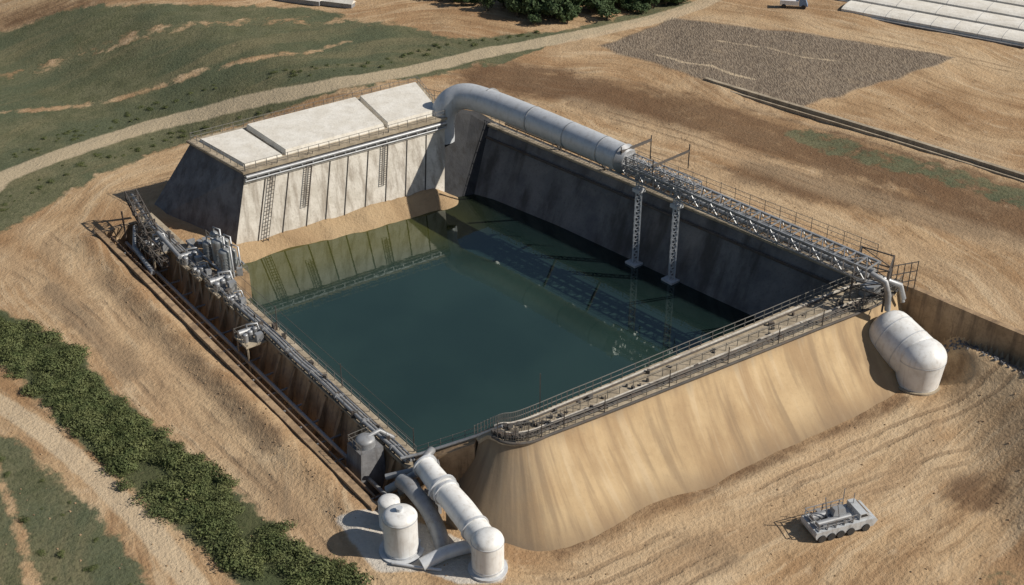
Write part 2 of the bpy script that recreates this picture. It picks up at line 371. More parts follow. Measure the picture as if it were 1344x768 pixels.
hh=mth(nt,'ADD',mth(nt,'MULTIPLY',s2,.6),mth(nt,'SUBTRACT',mth(nt,'MULTIPLY',nfine,.9),mth(nt,'MULTIPLY',rut,.3)))
hh=mth(nt,'ADD',hh,mth(nt,'MULTIPLY',pl,mth(nt,'MULTIPLY',attr(nt,'plough'),.8)))
bump(nt,b,hh,.7,.42)
me.materials.append(m)
ground=bpy.data.objects.new('ground',me); COL.objects.link(ground)

# ------------------------------------------------------------------ water
m,nt,b=new_mat('dark_green_water'); p=pos(nt)
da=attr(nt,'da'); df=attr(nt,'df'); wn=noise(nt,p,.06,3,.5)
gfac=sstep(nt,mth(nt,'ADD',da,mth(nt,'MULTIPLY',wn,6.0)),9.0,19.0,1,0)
col=mixc(nt,sstep(nt,wn,.35,.65),(0.016,0.034,0.030),(0.021,0.043,0.037))
refl_dark=sstep(nt,mth(nt,'ADD',df,mth(nt,'MULTIPLY',wn,4.0)),26.0,8.0)  # dark band along far wall, painted in place of the wall's reflection
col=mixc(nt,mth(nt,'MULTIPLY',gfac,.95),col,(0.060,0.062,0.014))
col=mixc(nt,mth(nt,'MULTIPLY',refl_dark,.85),col,(0.004,0.009,0.010))
L(nt,col,b.inputs['Base Color']); b.inputs['Roughness'].default_value=.03; b.inputs['IOR'].default_value=1.8
b.inputs['Specular Tint'].default_value=(.85,.96,.86,1)
wb=noise(nt,p,1.3,2,.5); bump(nt,b,wb,.07,.05)
wx=np.arange(-44,48,2.0); wy=np.arange(108,196,2.0); vs=[];fs=[];vid={}
def vi(i,j):
    if (i,j) not in vid: vid[(i,j)]=len(vs); vs.append((wx[i],wy[j],-2.0))
    return vid[(i,j)]
WP=[(-10.4,111.3),(0.3,111),(42.6,139.6),(44,142.6),(-4,190),(-12,187),(-13,181),(-40.3,164.5),(-42.0,153.6)]
for i in range(len(wx)-1):
    for j in range(len(wy)-1):
        if float(polysd(np.array(wx[i]+1),np.array(wy[j]+1),WP))<.9: fs.append((vi(i,j),vi(i+1,j),vi(i+1,j+1),vi(i,j+1)))
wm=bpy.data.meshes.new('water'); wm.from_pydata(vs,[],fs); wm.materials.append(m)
va=np.array(vs)
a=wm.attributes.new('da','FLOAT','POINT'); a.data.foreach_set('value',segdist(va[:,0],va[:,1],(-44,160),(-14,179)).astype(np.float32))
a=wm.attributes.new('df','FLOAT','POINT'); a.data.foreach_set('value',segdist(va[:,0],va[:,1],(-4,190),(44,142)).astype(np.float32))
COL.objects.link(bpy.data.objects.new('water',wm))

# ------------------------------------------------------------------ near embankment
emb=empty('earth_embankment')
K=[((-4,111),5.5,(-3.6,110.2),(-6.0,109.6)),((-2,111),6.6,(-2.6,109.6),(-5.6,106.6)),((-1,111.1),7,(-1.9,108.9),(-4.6,102.8)),
((0,111.3),7,(-1.0,108.2),(-2.4,100.4)),((1.2,111.9),7,(0.4,107.9),(1.0,98.9)),((3,113.1),7,(2.2,108.3),(4.6,98.7)),((6,115.2),7,(4.5,109.8),(8.4,100.5)),
((11,118.6),7,(10,113.2),(14.3,104.9)),((20.5,125.2),7,(20,119.6),(23,110.2)),((29,131),7,(29,125.4),(32.6,116.7)),((36,135.9),7,(37,130.6),(40,121.6)),
((42.5,140.3),7,(44.1,135.2),(46,126.4)),((45,141.2),7,(47,137.8),(49.5,131)),((46,142),7,(49,140.5),(51,138))]
cc=catmull([(k[0][0],k[0][1],k[1],k[2][0],k[2][1],k[3][0],k[3][1]) for k in K],12)
cols=[]; sacc=0; prev=None
for c in cc:
    I=c[0:2];zt=c[2]-.3;O=c[3:5];B=c[5:7]
    if prev is not None: sacc+=float(np.linalg.norm(B-prev))
    prev=B
    col_=[(I[0],I[1],-7),(I[0],I[1],zt),(O[0],O[1],zt)]
    for t in (.05,.1,.16,.23,.3,.37,.44,.51,.58,.65,.72,.79,.86,.92,.97,1.0,1.06):
        f=t**1.35 if t<=1 else 1+(t-1)*2.5
        env=math.sin(min(t,1)*3.0)
        w=.7*float(vn(sacc,t*3,6.5,1))+.22*float(vn(sacc,t*2,2.2,2))+.05*float(vn(sacc,t*4,.8,3))
        pt=O+(B-O)*f+((B-O)/max(.1,np.linalg.norm(B-O)))*w*env*.8; col_.append((pt[0],pt[1],zt-zt*t))
    cols.append(col_)
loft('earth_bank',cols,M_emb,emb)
dcol=[]
for c in cc:
    I=c[0:2];zt=c[2];O=c[3:5];d=(O-I)/max(.1,np.linalg.norm(O-I)); i2=I-d*.15;o2=O+d*.15
    dcol.append([(i2[0],i2[1],zt-.55),(i2[0],i2[1],zt+.0),(i2[0]+d[0]*.35,i2[1]+d[1]*.35,zt),(o2[0]-d[0]*.4,o2[1]-d[1]*.4,zt),(o2[0],o2[1],zt),(o2[0],o2[1],zt-.5)])
loft('crest_walkway',dcol,M_deck,emb,smooth=False)
inn=[(c[0],c[1],c[2]+.0) for c in cc[::2]]; outn=[(c[3],c[4],c[2]) for c in cc[::2]]
railing('inner_railing',inn,1.3,2.0,.09,(.5,1.0),parent=emb)
railing('outer_railing',outn[18:],1.1,2.2,.07,(.5,1.0),parent=emb)
railing('middle_railing',[((c[0]*.45+c[3]*.55),(c[1]*.45+c[4]*.55),c[2]) for c in cc[44:-10:2]],1.0,1.6,.07,(1.0,),parent=emb,jit=.1)
mb=MB()
def off(c,f,z): 
    I=np.array(c[0:2]);O=np.array(c[3:5]); q=I+(O-I)*f; return (q[0],q[1],c[2]+z)
for f,r,z in ((.80,.17,.35),(.90,.13,.3),(1.07,.16,-.05),(.2,.1,.2)):
    mb.tube([off(c,f,z) for c in cc[22::2]],r,8)
for c in cc[22::6]:
    mb.box(off(c,.85,0),(.5,.5,.5),0.6)
mb.obj('service_pipes',[M_dark],emb)
mb=MB(); 
for a_,b_ in zip(cc[14:],cc[15:]): 
    mb.beam(off(a_,.12,.1),off(b_,.12,.1),.25,.25); mb.beam(off(a_,.66,.08),off(b_,.66,.08),.2,.2)
mb.obj('kerbs',[M_bld],emb)
mb=MB()
for i in range(60):
    c=cc[random.randrange(30,len(cc)-9)]; mb.box(off(c,random.uniform(.22,.95),0),(random.uniform(.15,.7),random.uniform(.15,.4),random.uniform(.1,.5)),random.random()*3)
for k in range(13):
    c=cc[min(30+k*9,len(cc)-10)]; mb.beam(off(c,1.02,-.3),off(c,1.02,2.2),.1)
c=cc[60]; mb.beam(off(c,0,0),off(c,0,5),.1)
mb.obj('crest_fittings',[M_dark],emb)

cw=MB(); cw.prism([(-10.6,111.9,-6),(-10.2,109.6,-6),(-4,109.3,-6),(-3.6,111.4,-6)],[(-10.6,111.9,2.3),(-10.2,110.0,2.3),(-4,109.9,5.2),(-3.6,111.4,5.2)])
cwo=cw.obj('corner_wall',[M_brown]); 
railing('railing',[(-10.4,111.7,2.3),(-3.7,111.3,5.3)],1.1,1.5,.07,parent=cwo)
mb=MB(); mb.tube([(-12,110.3,2.9),(-10,110.9,3.0),(-3.6,110.7,5.7),(-1,110.2,7.3)],.18,8); mb.obj('pipe',[M_gp],cwo)

# ------------------------------------------------------------------ far retaining wall
fw=empty('retaining_wall')
F=[((-13.2,189.6,9.6),(-13.4,178.0)),((-9.8,188.9,9.6),(-12.9,178.4)),((-6.5,190.2,8.6),(-9.4,179.2)),((-3.6,189.5,7.0),(-7.0,180.5)),((0,185.7,7.0),(-4.0,179.4)),
((10,175.6,7),(5.8,171.2)),((20,165.4,7),(15.6,161.2)),((30,155.2,7),(25.6,151)),((38,147.1,7),(33.8,142.8)),((43.4,141.6,7),(39.2,137.2))]
def interp_pairs(F,k):
    out=[]
    for (a,b_),(c,d) in zip(F,F[1:]):
        for i in range(k):
            t=i/k; out.append((np.array(a)*(1-t)+np.array(c)*t,np.array(b_)*(1-t)+np.array(d)*t))
    out.append((np.array(F[-1][0]),np.array(F[-1][1]))); return out
cols=[]
for t_,f_ in interp_pairs(F,3):
    nrm=np.array([.71,.70]); bk=t_[:2]+nrm*1.6
    col_=[(bk[0],bk[1],-6),(bk[0],bk[1],t_[2]),(t_[0],t_[1],t_[2])]
    for s in (.06,.25,.5,.75,1.0):
        pt=t_[:2]+(f_-t_[:2])*s; col_.append((pt[0],pt[1],t_[2]+(-6-t_[2])*s))
    cols.append(col_)
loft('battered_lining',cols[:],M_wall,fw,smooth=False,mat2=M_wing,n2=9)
mb=MB(); mb.beam((-3.6,189.8,7.08),(43.6,141.9,7.08),.9,.35); mb.obj('coping',[M_deck],fw)
mb=MB()
mb.beam((-4.1,188.3,5.6),(42.9,140.6,5.6),.3,.3)
mb.obj('ledge',[M_dark],fw)
railing('rim_railing',[(-3.3,190.0,7.2),(43.9,142.1,7.2)],1.4,1.9,.09,(.35,.68,1.0),parent=fw,jit=.05)
mb=MB(); mb.tube([(-1,188.7,7.7),(43,143.9,7.7)],.22,8); mb.tube([(-1,189.7,7.5),(43,144.9,7.5)],.15,8)
for k in range(24):
    t=k/24; mb.beam((-1+44*t,188.9-44.8*t,7.0),(-1+44*t,190.2-44.8*t,8.0),.2)
mb.obj('rim_pipes',[M_rust],fw)
railing('fence',[(4,190.2,7.0),(26,168.5,7.0),(47.5,147,7.0)],2.0,2.6,.08,(.3,.65,.98),parent=None,jit=.12)
railing('fence',[(-15,201,7.0),(-4,195,7.0),(4,190.2,7)],1.8,2.4,.08,(.5,.98),jit=.1)
rw=[(43.8,143.4),(47.5,141.4),(51,138.2),(56,132.8),(62,126.6),(80,109.2),(100,90)]
cs=polyl([(x,y,0) for x,y in rw],1.5)
cols=[]
for i,c in enumerate(cs):
    t=(cs[min(i+1,len(cs)-1)]-cs[max(i-1,0)]).normalized(); n_=Vector((t.y,-t.x,0))*1.0
    if n_.y>0: n_=-n_
    f=c+n_*.35; bk=c-n_*.45; zt=7.25
    cols.append([(bk.x,bk.y,1),(bk.x,bk.y,zt),(f.x,f.y,zt),(f.x+n_.x*.5,f.y+n_.y*.5,-3)])
loft('perimeter_wall',cols,M_brown,None,smooth=False)

# ------------------------------------------------------------------ left walkway, trench
lw=empty('service_walkway')
def slab(mb,n0,n1,m0,m1,z0,z1,mi=0,bat=0):
    mb.prism([nm(n0-bat,m0,z0),nm(n1,m0,z0),nm(n1,m1,z0),nm(n0-bat,m1,z0)],[nm(n0,m0,z1),nm(n1,m0,z1),nm(n1,m1,z1),nm(n0,m1,z1)],mi)
mb=MB()
slab(mb,57.0,59,94.5,167,-7,1.7,0,2.2)
for i in range(19):
    m0=97+i*3.7
    mb.prism([nm(53.8,m0,-5.5),nm(56.6,m0,-5.5),nm(56.6,m0+.5,-5.5),nm(53.8,m0+.5,-5.5)],[nm(56.7,m0,1.5),nm(57.2,m0,1.5),nm(57.2,m0+.5,1.5),nm(56.7,m0+.5,1.5)])
mb.obj('retaining_body',[M_brown],lw)
mb=MB(); slab(mb,56.8,59.15,94.3,167.2,1.704,2.0); mb.obj('deck',[M_deck],lw)
mb=MB()
for n_,r,z in ((57.15,.22,2.45),(57.65,.16,2.35),(58.05,.12,2.3)):
    pts=[nm(n_+.07*math.sin(k*1.3),95+k*3.0,z+.05*math.sin(k*2.1)) for k in range(24)]; mb.tube(pts,r,8,mi=0)
    for k in range(1,24,2): mb.tube([nm(n_,94.9+k*3,z),nm(n_,95.2+k*3,z)],r*1.5,8)
mb.obj('pipe_run',[M_gp],lw)
mb=MB()
for k in range(30):
    q_=nm(random.uniform(57.0,58.6),random.uniform(97,165),2.0); mb.box(q_,(random.uniform(.2,.9),random.uniform(.2,.6),random.uniform(.3,1.0)),random.random()*3)
for k in range(35): mb.beam(nm(56.9,95.5+k*2,2.08),nm(58.4,95.5+k*2,2.08),.15,.15)
for m_ in (96.5,112,128,143): mb.beam(nm(59.0,m_,2),nm(59.0,m_,5.2),.1)
for z in (3.4,5.0):
    mb.beam(nm(59.0,96.5,z),nm(59.0,143,z),.035)
mb.obj('valves_and_brackets',[M_dark],lw)
mb=MB()
mb.tube([nm(54.3,94,-.9),nm(54.3,166,-.9)],.26,10); mb.tube([nm(53.2,96,-2.0),nm(53.2,160,-2.0)],.2,10)
for k in range(18):
    m0=96+k*4; mb.beam(nm(53.0,m0,-1.4),nm(56.3,m0,-1.4),.18,.18)
mb.obj('trench_pipeline',[M_gp],lw)
railing('railing',[nm(58.95,96,2.0),nm(58.95,143,2.0)],1.2,2.0,.07,parent=lw)
railing('railing_outer',[nm(56.95,104,2.0),nm(56.95,166,2.0)],1.1,2.0,.06,parent=lw)
lp=empty('trench_wall')
mb=MB(); slab(mb,50.9,51.7,92.3,168.5,-6,1.0); slab(mb,51.7,57.0,167.6,168.6,-6,.9); slab(mb,51.7,56.0,92.2,93.2,-6,.8); mb.obj('outer_wall',[M_brown],lp)
mb=MB(); mb.tube([nm(52.3,94,.7),nm(52.3,166,.7)],.15,8)
for k in range(19): mb.beam(nm(51.6,95+k*3.9,.45),nm(52.6,95+k*3.9,.45),.15,.15)
mb.obj('lip_pipe',[M_rust],lp)

def pump(name,n,m,z,s=1.0):
    e=empty(name); mb=MB()
    slab(mb,n-1.5*s,n+1.4*s,m-1.7*s,m+1.7*s,z-.25,z); 
    for a_ in (-1.2,1.2):
        for b2 in (-1.4,1.4): mb.beam(nm(n+a_*s,m+b2*s,z-5),nm(n+a_*s,m+b2*s,z),.2,.2)
    mb.obj('platform',[M_deck],e)
    mb=MB()
    for k in range(3):
        q=nm(n-.9*s+k*.85*s,m-.5*s+.4*k,z); mb.tube([(q[0],q[1],z),(q[0],q[1],z+1.0*s)],.34*s,10); mb.dome((q[0],q[1],z+1.0*s),.34*s,.2*s,n=10)
    q1=nm(n-1.2*s,m+.9*s,z+.6*s);q2=nm(n+1.0*s,m+.9*s,z+.6*s); mb.tube([q1,q2],.4*s,12)
    mb.tube([nm(n,m+.9*s,z+.6*s),nm(n,m+.9*s,z+1.5*s),nm(n+1.2*s,m+.4*s,z+1.5*s),nm(n+1.3*s,m,z+.3)],.15*s,8)
    mb.box(nm(n+.6*s,m-1.2*s,z),(.9*s,.7*s,1.1*s),.6)
    mb.obj('pump_body',[M_steel],e)
    r=railing('guard_rail',[nm(n-1.45*s,m-1.6*s,z),nm(n-1.45*s,m+1.6*s,z),nm(n+1.3*s,m+1.6*s,z)],1.1,1.0,.06,parent=e)
pump('pump_station',55.5,128.5,1.6,1.0)
pump('pump_station',57.9,141,2.2,1.15)
pump('pump_station',57.6,136.5,2.2,.8)
pump('pump_station',57.5,150,2.2,1.0)
pump('pump_station',55.6,157.0,1.8,1.1)
pump('pump_station',57.3,146,2.2,.8)
plat=MB(); slab(plat,57.5,62.6,142.8,156,-5,1.85); plato=plat.obj('silo_platform',[M_brown])
for (n_,m_,r,h) in [(60.0,144.2,.8,3.6),(61.6,145.3,.6,2.6),(60.3,146.8,.85,3.9),(61.8,148.0,.65,2.9),(60.0,149.6,.7,2.5),(61.6,150.8,.6,2.9)]:
    e=empty('metal_silo'); mb=MB(); q=nm(n_,m_)
    mb.tube([(q[0],q[1],1.85),(q[0],q[1],1.85+h)],r,18); mb.dome((q[0],q[1],1.85+h),r,.45,n=18)
    for k in range(4): mb.tube([(q[0],q[1],2.2+k*h/4.4),(q[0],q[1],2.3+k*h/4.4)],r*1.04,18)
    mb.obj('shell',[M_silo],e)
    mb=MB(); mb.tube([(q[0],q[1],2.2+h),(q[0],q[1],2.9+h),(q[0]+1,q[1]-.6,2.9+h),(q[0]+1.1,q[1]-.7,1.9)],.14,8)
    for k in range(7): mb.beam((q[0]+r*.8,q[1]-r*.7,2.0+k*.45),(q[0]+r*.5,q[1]-r*.95,2.0+k*.45),.05)
    mb.obj('vent_and_ladder',[M_steel],e)
mb=MB()
for k in range(16):
    q_=nm(random.uniform(58.6,62.4),random.uniform(143,155),1.853); mb.box(q_,(random.uniform(.3,1.1),random.uniform(.3,.8),random.uniform(.3,1.5)),random.random()*3)
mb.tube([nm(59.2,143.5,2.6),nm(59.2,155,2.6)],.2,8); mb.tube([nm(62.3,143.5,3.1),nm(62.3,154,3.1)],.14,8)
mb.obj('plant_fittings',[M_gp],plato)
railing('railing',[nm(59.2,142.9,1.85),nm(62.5,142.9,1.85),nm(62.5,155.8,1.85)],1.1,1.6,.07,parent=plato)

def truss(mb,p,q,w,h,bays,t=.12):
    p=Vector(p);q=Vector(q);d=(q-p).normalized();s=d.cross(Vector((0,0,1))).normalized()*w/2;u=s.cross(d).normalized()*h
    if u.z<0:u=-u
    cor=lambda k,a,b2:p.lerp(q,k/bays)+s*a+u*b2
    for a in (-1,1):
        for b2 in (0,1): mb.beam(cor(0,a,b2),cor(bays,a,b2),t*1.3)
    for k in range(bays+1):
        for a in (-1,1): mb.beam(cor(k,a,0),cor(k,a,1),t)
        mb.beam(cor(k,-1,0),cor(k,1,0),t); mb.beam(cor(k,-1,1),cor(k,1,1),t)
        if k<bays:
            z=k%2
            for a in (-1,1): mb.beam(cor(k,a,z),cor(k+1,a,1-z),t*.8)
            mb.beam(cor(k,-1 if z else 1,1),cor(k+1,1 if z else -1,1),t*.7)
e=empty('steel_gantry'); mb=MB()
truss(mb,nm(55.6,158,2.6),nm(57.0,168.5,4.4),1.6,1.5,7,.12)
truss(mb,nm(54.6,152,1.4),nm(54.4,160,2.2),1.1,1.2,6,.1)
for m_ in (156,161,166):
    for n_ in (54.4,57.2): mb.beam(nm(n_,m_,-4),nm(n_,m_,4.2),.2)
mb.obj('lattice',[M_dark],e); mb=MB(); mb.tube([nm(56,150,3.3),nm(56.3,160,3.9),nm(57,168,5.2),nm(57.5,170,1)],.3,10); mb.tube([nm(53,153,.5),nm(53.4,160,1.2),nm(55,163,2.8)],.35,10)
mb.obj('pipes',[M_gp],e)
e=empty('concrete_sump'); mb=MB()
mb.prism([nm(52.8,98.2,-5.5),nm(56.5,98.2,-5.5),nm(56.5,102,-5.5),nm(52.8,102,-5.5)],[nm(53.6,98.7,2.6),nm(56.4,98.7,2.6),nm(56.4,101.6,2.6),nm(53.6,101.6,2.6)])
mb.obj('box',[M_flank],e); mb=MB(); q=nm(55,100.1); mb.tube([(q[0],q[1],2.6),(q[0],q[1],3.3)],1.1,16); mb.dome((q[0],q[1],3.3),1.1,.5,n=16); mb.tube([(q[0],q[1],3.5),(q[0]+1.5,q[1]+1,3.8),(q[0]+3,q[1]+1.5,2.4)],.25,10)
mb.obj('cover',[M_gp],e)
railing('guard_rail',[nm(53.7,98.8,2.6),nm(53.7,101.5,2.6),nm(56.3,101.5,2.6)],1.1,.9,.06,parent=e)

# ------------------------------------------------------------------ concrete tank building
bl=empty('concrete_tank_building')
Ab,Bb,Cb,Db=(-40.3,163.2),(-10.6,181.3),(-16,202.5),(-56.5,174.5)
At,Bt,Ct,Dt=(-37.9,166.4),(-10.4,185.6),(-15.5,199.4),(-47.8,176.9)
def fwp(a,v,o=.0):
    lo_=np.array([*Ab,-3])*(1-a)+np.array([*Bb,-3])*a; hi_=np.array([*At,9.8])*(1-a)+np.array([*Bt,9.8])*a
    q=lo_*(1-v)+hi_*v; return (q[0]+.55*o,q[1]-.83*o,q[2])
mb=MB()
NA,NV=40,10; gv=[fwp(i/NA,j/NV) for i in range(NA+1) for j in range(NV+1)]
mb.add(gv,[(i*(NV+1)+j,(i+1)*(NV+1)+j,(i+1)*(NV+1)+j+1,i*(NV+1)+j+1) for i in range(NA) for j in range(NV)],0,True)
mb.add([(*Ab,-3),(*Bb,-3),(*Cb,-3),(*Db,-3),(*At,9.8),(*Bt,9.8),(*Ct,9.8),(*Dt,9.8)],[(1,2,6,5)],2)  # right side face also takes the concrete with painted-in shade
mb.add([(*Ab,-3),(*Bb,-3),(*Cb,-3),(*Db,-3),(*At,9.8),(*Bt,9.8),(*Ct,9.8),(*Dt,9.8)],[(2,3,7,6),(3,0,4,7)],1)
mb.add([(*At,9.8),(*Bt,9.8),(*Ct,9.8),(*Dt,9.8)],[(0,1,2,3)],0)
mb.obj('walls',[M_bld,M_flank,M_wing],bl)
def bi(a,b_,z):
    P0=np.array(At)*(1-a)+np.array(Bt)*a; P1=np.array(Dt)*(1-a)+np.array(Ct)*a; q=P0*(1-b_)+P1*b_; return (q[0],q[1],z)
mb=MB()
mb.prism([bi(-.015,-.03,9.803),bi(1.01,-.03,9.803),bi(1.01,1.02,9.803),bi(-.015,1.02,9.803)],[bi(-.015,-.03,10.15),bi(1.01,-.03,10.15),bi(1.01,1.02,10.15),bi(-.015,1.02,10.15)])
mb.obj('roof_slab',[M_deck],bl)
mb=MB()
for a0,a1,z1 in ((.02,.20,10.5),(.215,.70,11.0),(.715,.985,11.0)):
    b0,b1=.10,.93
    mb.prism([bi(a0,b0,10.153),bi(a1,b0,10.153),bi(a1,b1,10.153),bi(a0,b1,10.153)],[bi(a0+.004,b0+.01,z1),bi(a1-.004,b0+.01,z1),bi(a1-.004,b1-.01,z1),bi(a0+.004,b1-.01,z1)])
mb.obj('roof_panels',[M_roof],bl)
mb=MB()
for a in (.10,.21,.32,.41,.50,.60,.70,.80,.90):
    for j in range(8):
        v0=.14+j*.1; mb.beam(fwp(a,v0,.02),fwp(a,v0+.1,.02),.2,.12,0)
mb.obj('panel_joints',[M_dark],bl)
mb=MB(); mb.beam(fwp(0,.9,.12),fwp(1,.9,.12),.3,.35); mb.obj('cornice',[M_bld],bl)
mb=MB(); mb.tube([fwp(0.0,.965,.45),fwp(1,.965,.45)],.28,10); mb.tube([fwp(0.0,.915,.4),fwp(1,.915,.4)],.14,8)
for i in range(20): mb.beam(fwp(i/19,.94,0),fwp(i/19,.94,.6),.2,.3)
mb.obj('fascia_pipes',[M_steel],bl)
railing('roof_railing',[bi(0,-.01,10.15),bi(1,-.01,10.15),bi(1,1.0,10.15),bi(0,1.0,10.15),bi(0,0,10.15)],1.2,1.7,.08,(.5,1),parent=bl)
mb=MB()
for a in (.13,.30,.68):
    for s_ in (-.012,.012): mb.beam(fwp(a+s_,.05 if a<.2 else .45,.35),fwp(a+s_,1.06,.35),.09)
    for k in range(22):
        v=(.05 if a<.2 else .45); v=v+(1.0-v)*k/22; mb.beam(fwp(a-.012,v,.35),fwp(a+.012,v,.35),.06)
mb.obj('ladders',[M_dark],bl)

# ------------------------------------------------------------------ big pipe
e=empty('large_pipeline'); mb=MB()
ctrl=[(-11.0,187.2,5.5),(-10.9,187.4,9.0),(-9.8,187.6,11.6),(-7.4,187.2,12.9),(-4.0,184.8,13.1),(2.5,178.2,13.2),(9,171,13.3),(15.6,163.7,13.3)]
path=[tuple(c) for c in catmull(ctrl,6)]
mb.tube(path,2.0,32)
P0=Vector((2.5,178.2,13.2));P1=Vector((15.6,163.7,13.3))
mb.obj('pipe_shell',[M_pipe],e)
mb=MB()
d=(P1-P0).normalized()
for k in (-.45,.05,.45,.8,.985): c=P0.lerp(P1,k); mb.tube([c,c+d*.2],2.06,32)
mb.tube([P1,P1+d*.9],[2.2,1.5],24)
mb.obj('flanges',[M_steel],e)
mb=MB()
for k in (.1,.6):
    c=P0.lerp(P1,k); b_=c+Vector((1.2,1.15,-1.3)); mb.beam(b_,(b_.x+2.4,b_.y+2.3,7.0),.3)
mb.obj('supports',[M_dark],e)

# ------------------------------------------------------------------ truss bridge
e=empty('conveyor_bridge'); mb=MB()
T0=Vector((14.6,165.0,11.4));T1=Vector((43.2,134.6,11.2))
truss(mb,T0,T1,2.6,1.7,26,.16)
truss(mb,T0+Vector((-.1,.0,1.75)),T0.lerp(T1,.35)+Vector((0,0,1.75)),1.6,1.0,11,.11)
mb.obj('lattice',[M_steel],e)
mb=MB(); up=Vector((0,0,.55)); s_=Vector((.73,.68,0))
mb.tube([T0+up+s_*.6,T1+up+s_*.6],.42,12); mb.tube([T0+up-s_*.6,T1+up-s_*.6],.28,12); mb.tube([T0+up+s_*1.7+Vector((0,0,.9)),T1+up+s_*1.7+Vector((0,0,.9))],.2,10)
mb.tube([T1+up,T1+Vector((1.4,-1.4,.2)),T1+Vector((2.0,-1.4,-1.6)),T1+Vector((2.4,-.8,-4.0))],.38,14)
mb.obj('conveyor_pipes',[M_gp],e)
railing('walk_railing',[T0+Vector((-.9,-.9,1.75)),T1+Vector((-.9,-.9,1.75))],1.0,1.8,.07,parent=e)
for (x,y) in ((17.6,161.2),(22.3,156.4)):
    mb=MB()
    for a_ in (-.38,.38):
        for b2 in (-.38,.38): mb.beam((x+a_,y+b2,-4),(x+a_,y+b2,13.8),.15)
    for k in range(17):
        z=-2+k*.95
        for (a1,b1,a2,b2) in ((-.38,-.38,.38,-.38),(.38,-.38,.38,.38),(.38,.38,-.38,.38),(-.38,.38,-.38,-.38)):
            mb.beam((x+a1,y+b1,z),(x+a2,y+b2,z+.95),.09); mb.beam((x+a1,y+b1,z),(x+a2,y+b2,z),.09)
    mb.box((x,y,-2.6),(2.0,2.0,.9),.7); mb.box((x,y,9.5),(1.3,1.3,.5),.7)
    mb.obj('mast',[M_pipe],e)
mb=MB(); mb.beam((15,162.5,14.9),(19.5,166.5,14.9),.3); mb.beam((19,158.5,14.6),(24.5,163.5,14.6),.25)
for (x,y) in ((15,162.5),(19.5,166.5),(19,158.5),(24.5,163.5)): mb.beam((x,y,12),(x,y,15.6),.14)
for t in (.6,.85):
    c=T0.lerp(T1,t)
    for s2 in (0,1.2): mb.beam(c+Vector((.73,.68,0))*s2,(c.x+3.6+s2*.5,c.y+3.6+s2*.5,7),.16)
mb.obj('rim_struts',[M_dark],e)
e=empty('steel_frame_tower'); mb=MB()
for (x,y) in ((41.5,136.2),(45.0,133.9),(46.6,137.6),(43.2,140.0)): mb.beam((x,y,6.8),(x,y,12.6),.2)
R=[(41.5,136.2),(45.0,133.9),(46.6,137.6),(43.2,140.0),(41.5,136.2)]
for z in (9.0,10.8,12.5):
    for a_,b2 in zip(R,R[1:]): mb.beam((*a_,z),(*b2,z),.14)
for a_,b2 in zip(R,R[1:]): mb.beam((*a_,7),(*b2,9),.1); mb.beam((*a_,9),(*b2,10.8),.1); mb.beam((*a_,10.8),(*b2,12.5),.1)
for x0 in range(5): mb.beam((46.5+x0*.9,137.5+x0*.3,7.0),(46.5+x0*.9,137.5+x0*.3,11.2),.1)
for z in (8.5,9.8,11.1): mb.beam((46.5,137.5,z),(50.1,138.7,z),.1)
mb.obj('frame',[M_dark],e)
mb=MB(); mb.tube([(40.8,138.2,11.4),(44,136.6,10.4),(47.5,136.2,9.2),(48.2,136.4,7.2)],.36,12); mb.tube([(43,139.5,8),(48.0,138,8),(48.6,137.5,6)],.3,10)
mb.box((44.3,137.6,7.0),(2.2,1.4,1.4),.5); mb.obj('pipework',[M_steel],e)

# ------------------------------------------------------------------ right white tank
e=empty('white_storage_tank'); mb=MB()
a_=Vector((46.2,133.2,4.3)); b2=Vector((48.4,129.6,3.3)); ax=(b2-a_).normalized(); R_=3.0
mb.tube([a_,b2],R_,40,cap=False); mb.dome(a_,R_,2.2,-ax,40); mb.dome(b2,R_,1.6,ax,40)
c=Vector((48.9,128.6,0)); mb.tube([c+Vector((0,0,-.5)),c+Vector((0,0,4.0))],[2.5,2.9],40,cap=False); mb.dome(c+Vector((0,0,4.0)),2.9,2.1,n=40)
mb.obj('shell',[M_white],e)
mb=MB()
for k in (.15,.75): q_=a_.lerp(b2,k); mb.tube([q_,q_+ax*.12],R_+.04,40)
for z,r in ((.6,2.6),(3.7,2.92)): mb.tube([c+Vector((0,0,z)),c+Vector((0,0,z+.12))],r,40)
mb.obj('seam_bands',[M_pipe],e)
mb=MB(); mb.tube([c+Vector((0,0,-.5)),c+Vector((0,0,.3))],2.9,30); mb.obj('base_ring',[M_deck],e)

# ------------------------------------------------------------------ bottom tanks and pipes
e=empty('white_pipe_elbow'); mb=MB()
path=catmull([(-9.2,107.4,4.3),(-7.6,104.8,4.0),(-5.2,101.2,3.6),(-3.2,97.8,3.2),(-2.6,96.8,3.1)],6)
mb.tube([tuple(q) for q in path],[1.15+.25*min(1,i/12) for i in range(len(path))],28)
c=Vector((-2.4,96.4,0)); mb.tube([c+Vector((0,0,-.4)),c+Vector((0,0,3.7))],1.62,32); mb.dome(c+Vector((0,0,3.7)),1.62,1.1,n=32); mb.obj('shell',[M_white],e)
mb=MB()
for i,r in ((0,1.4),(7,1.62),(8,1.5),(16,1.55)):
    a_=Vector(path[i]);b2=Vector(path[i+1]); mb.tube([a_,a_.lerp(b2,.4)],r,28)
for z in (.5,3.6): mb.tube([c+Vector((0,0,z)),c+Vector((0,0,z+.12))],1.66,32)
mb.tube([c+Vector((0,0,-.3)),c+Vector((0,0,.2))],2.0,24)
mb.obj('flanges',[M_pipe],e)
mb=MB(); mb.box((path[10][0],path[10][1],-.2),(.6,1.6,2.8),.9); mb.obj('saddle',[M_deck],e)
e=empty('white_water_tank'); mb=MB(); x,y=-11.2,99.2
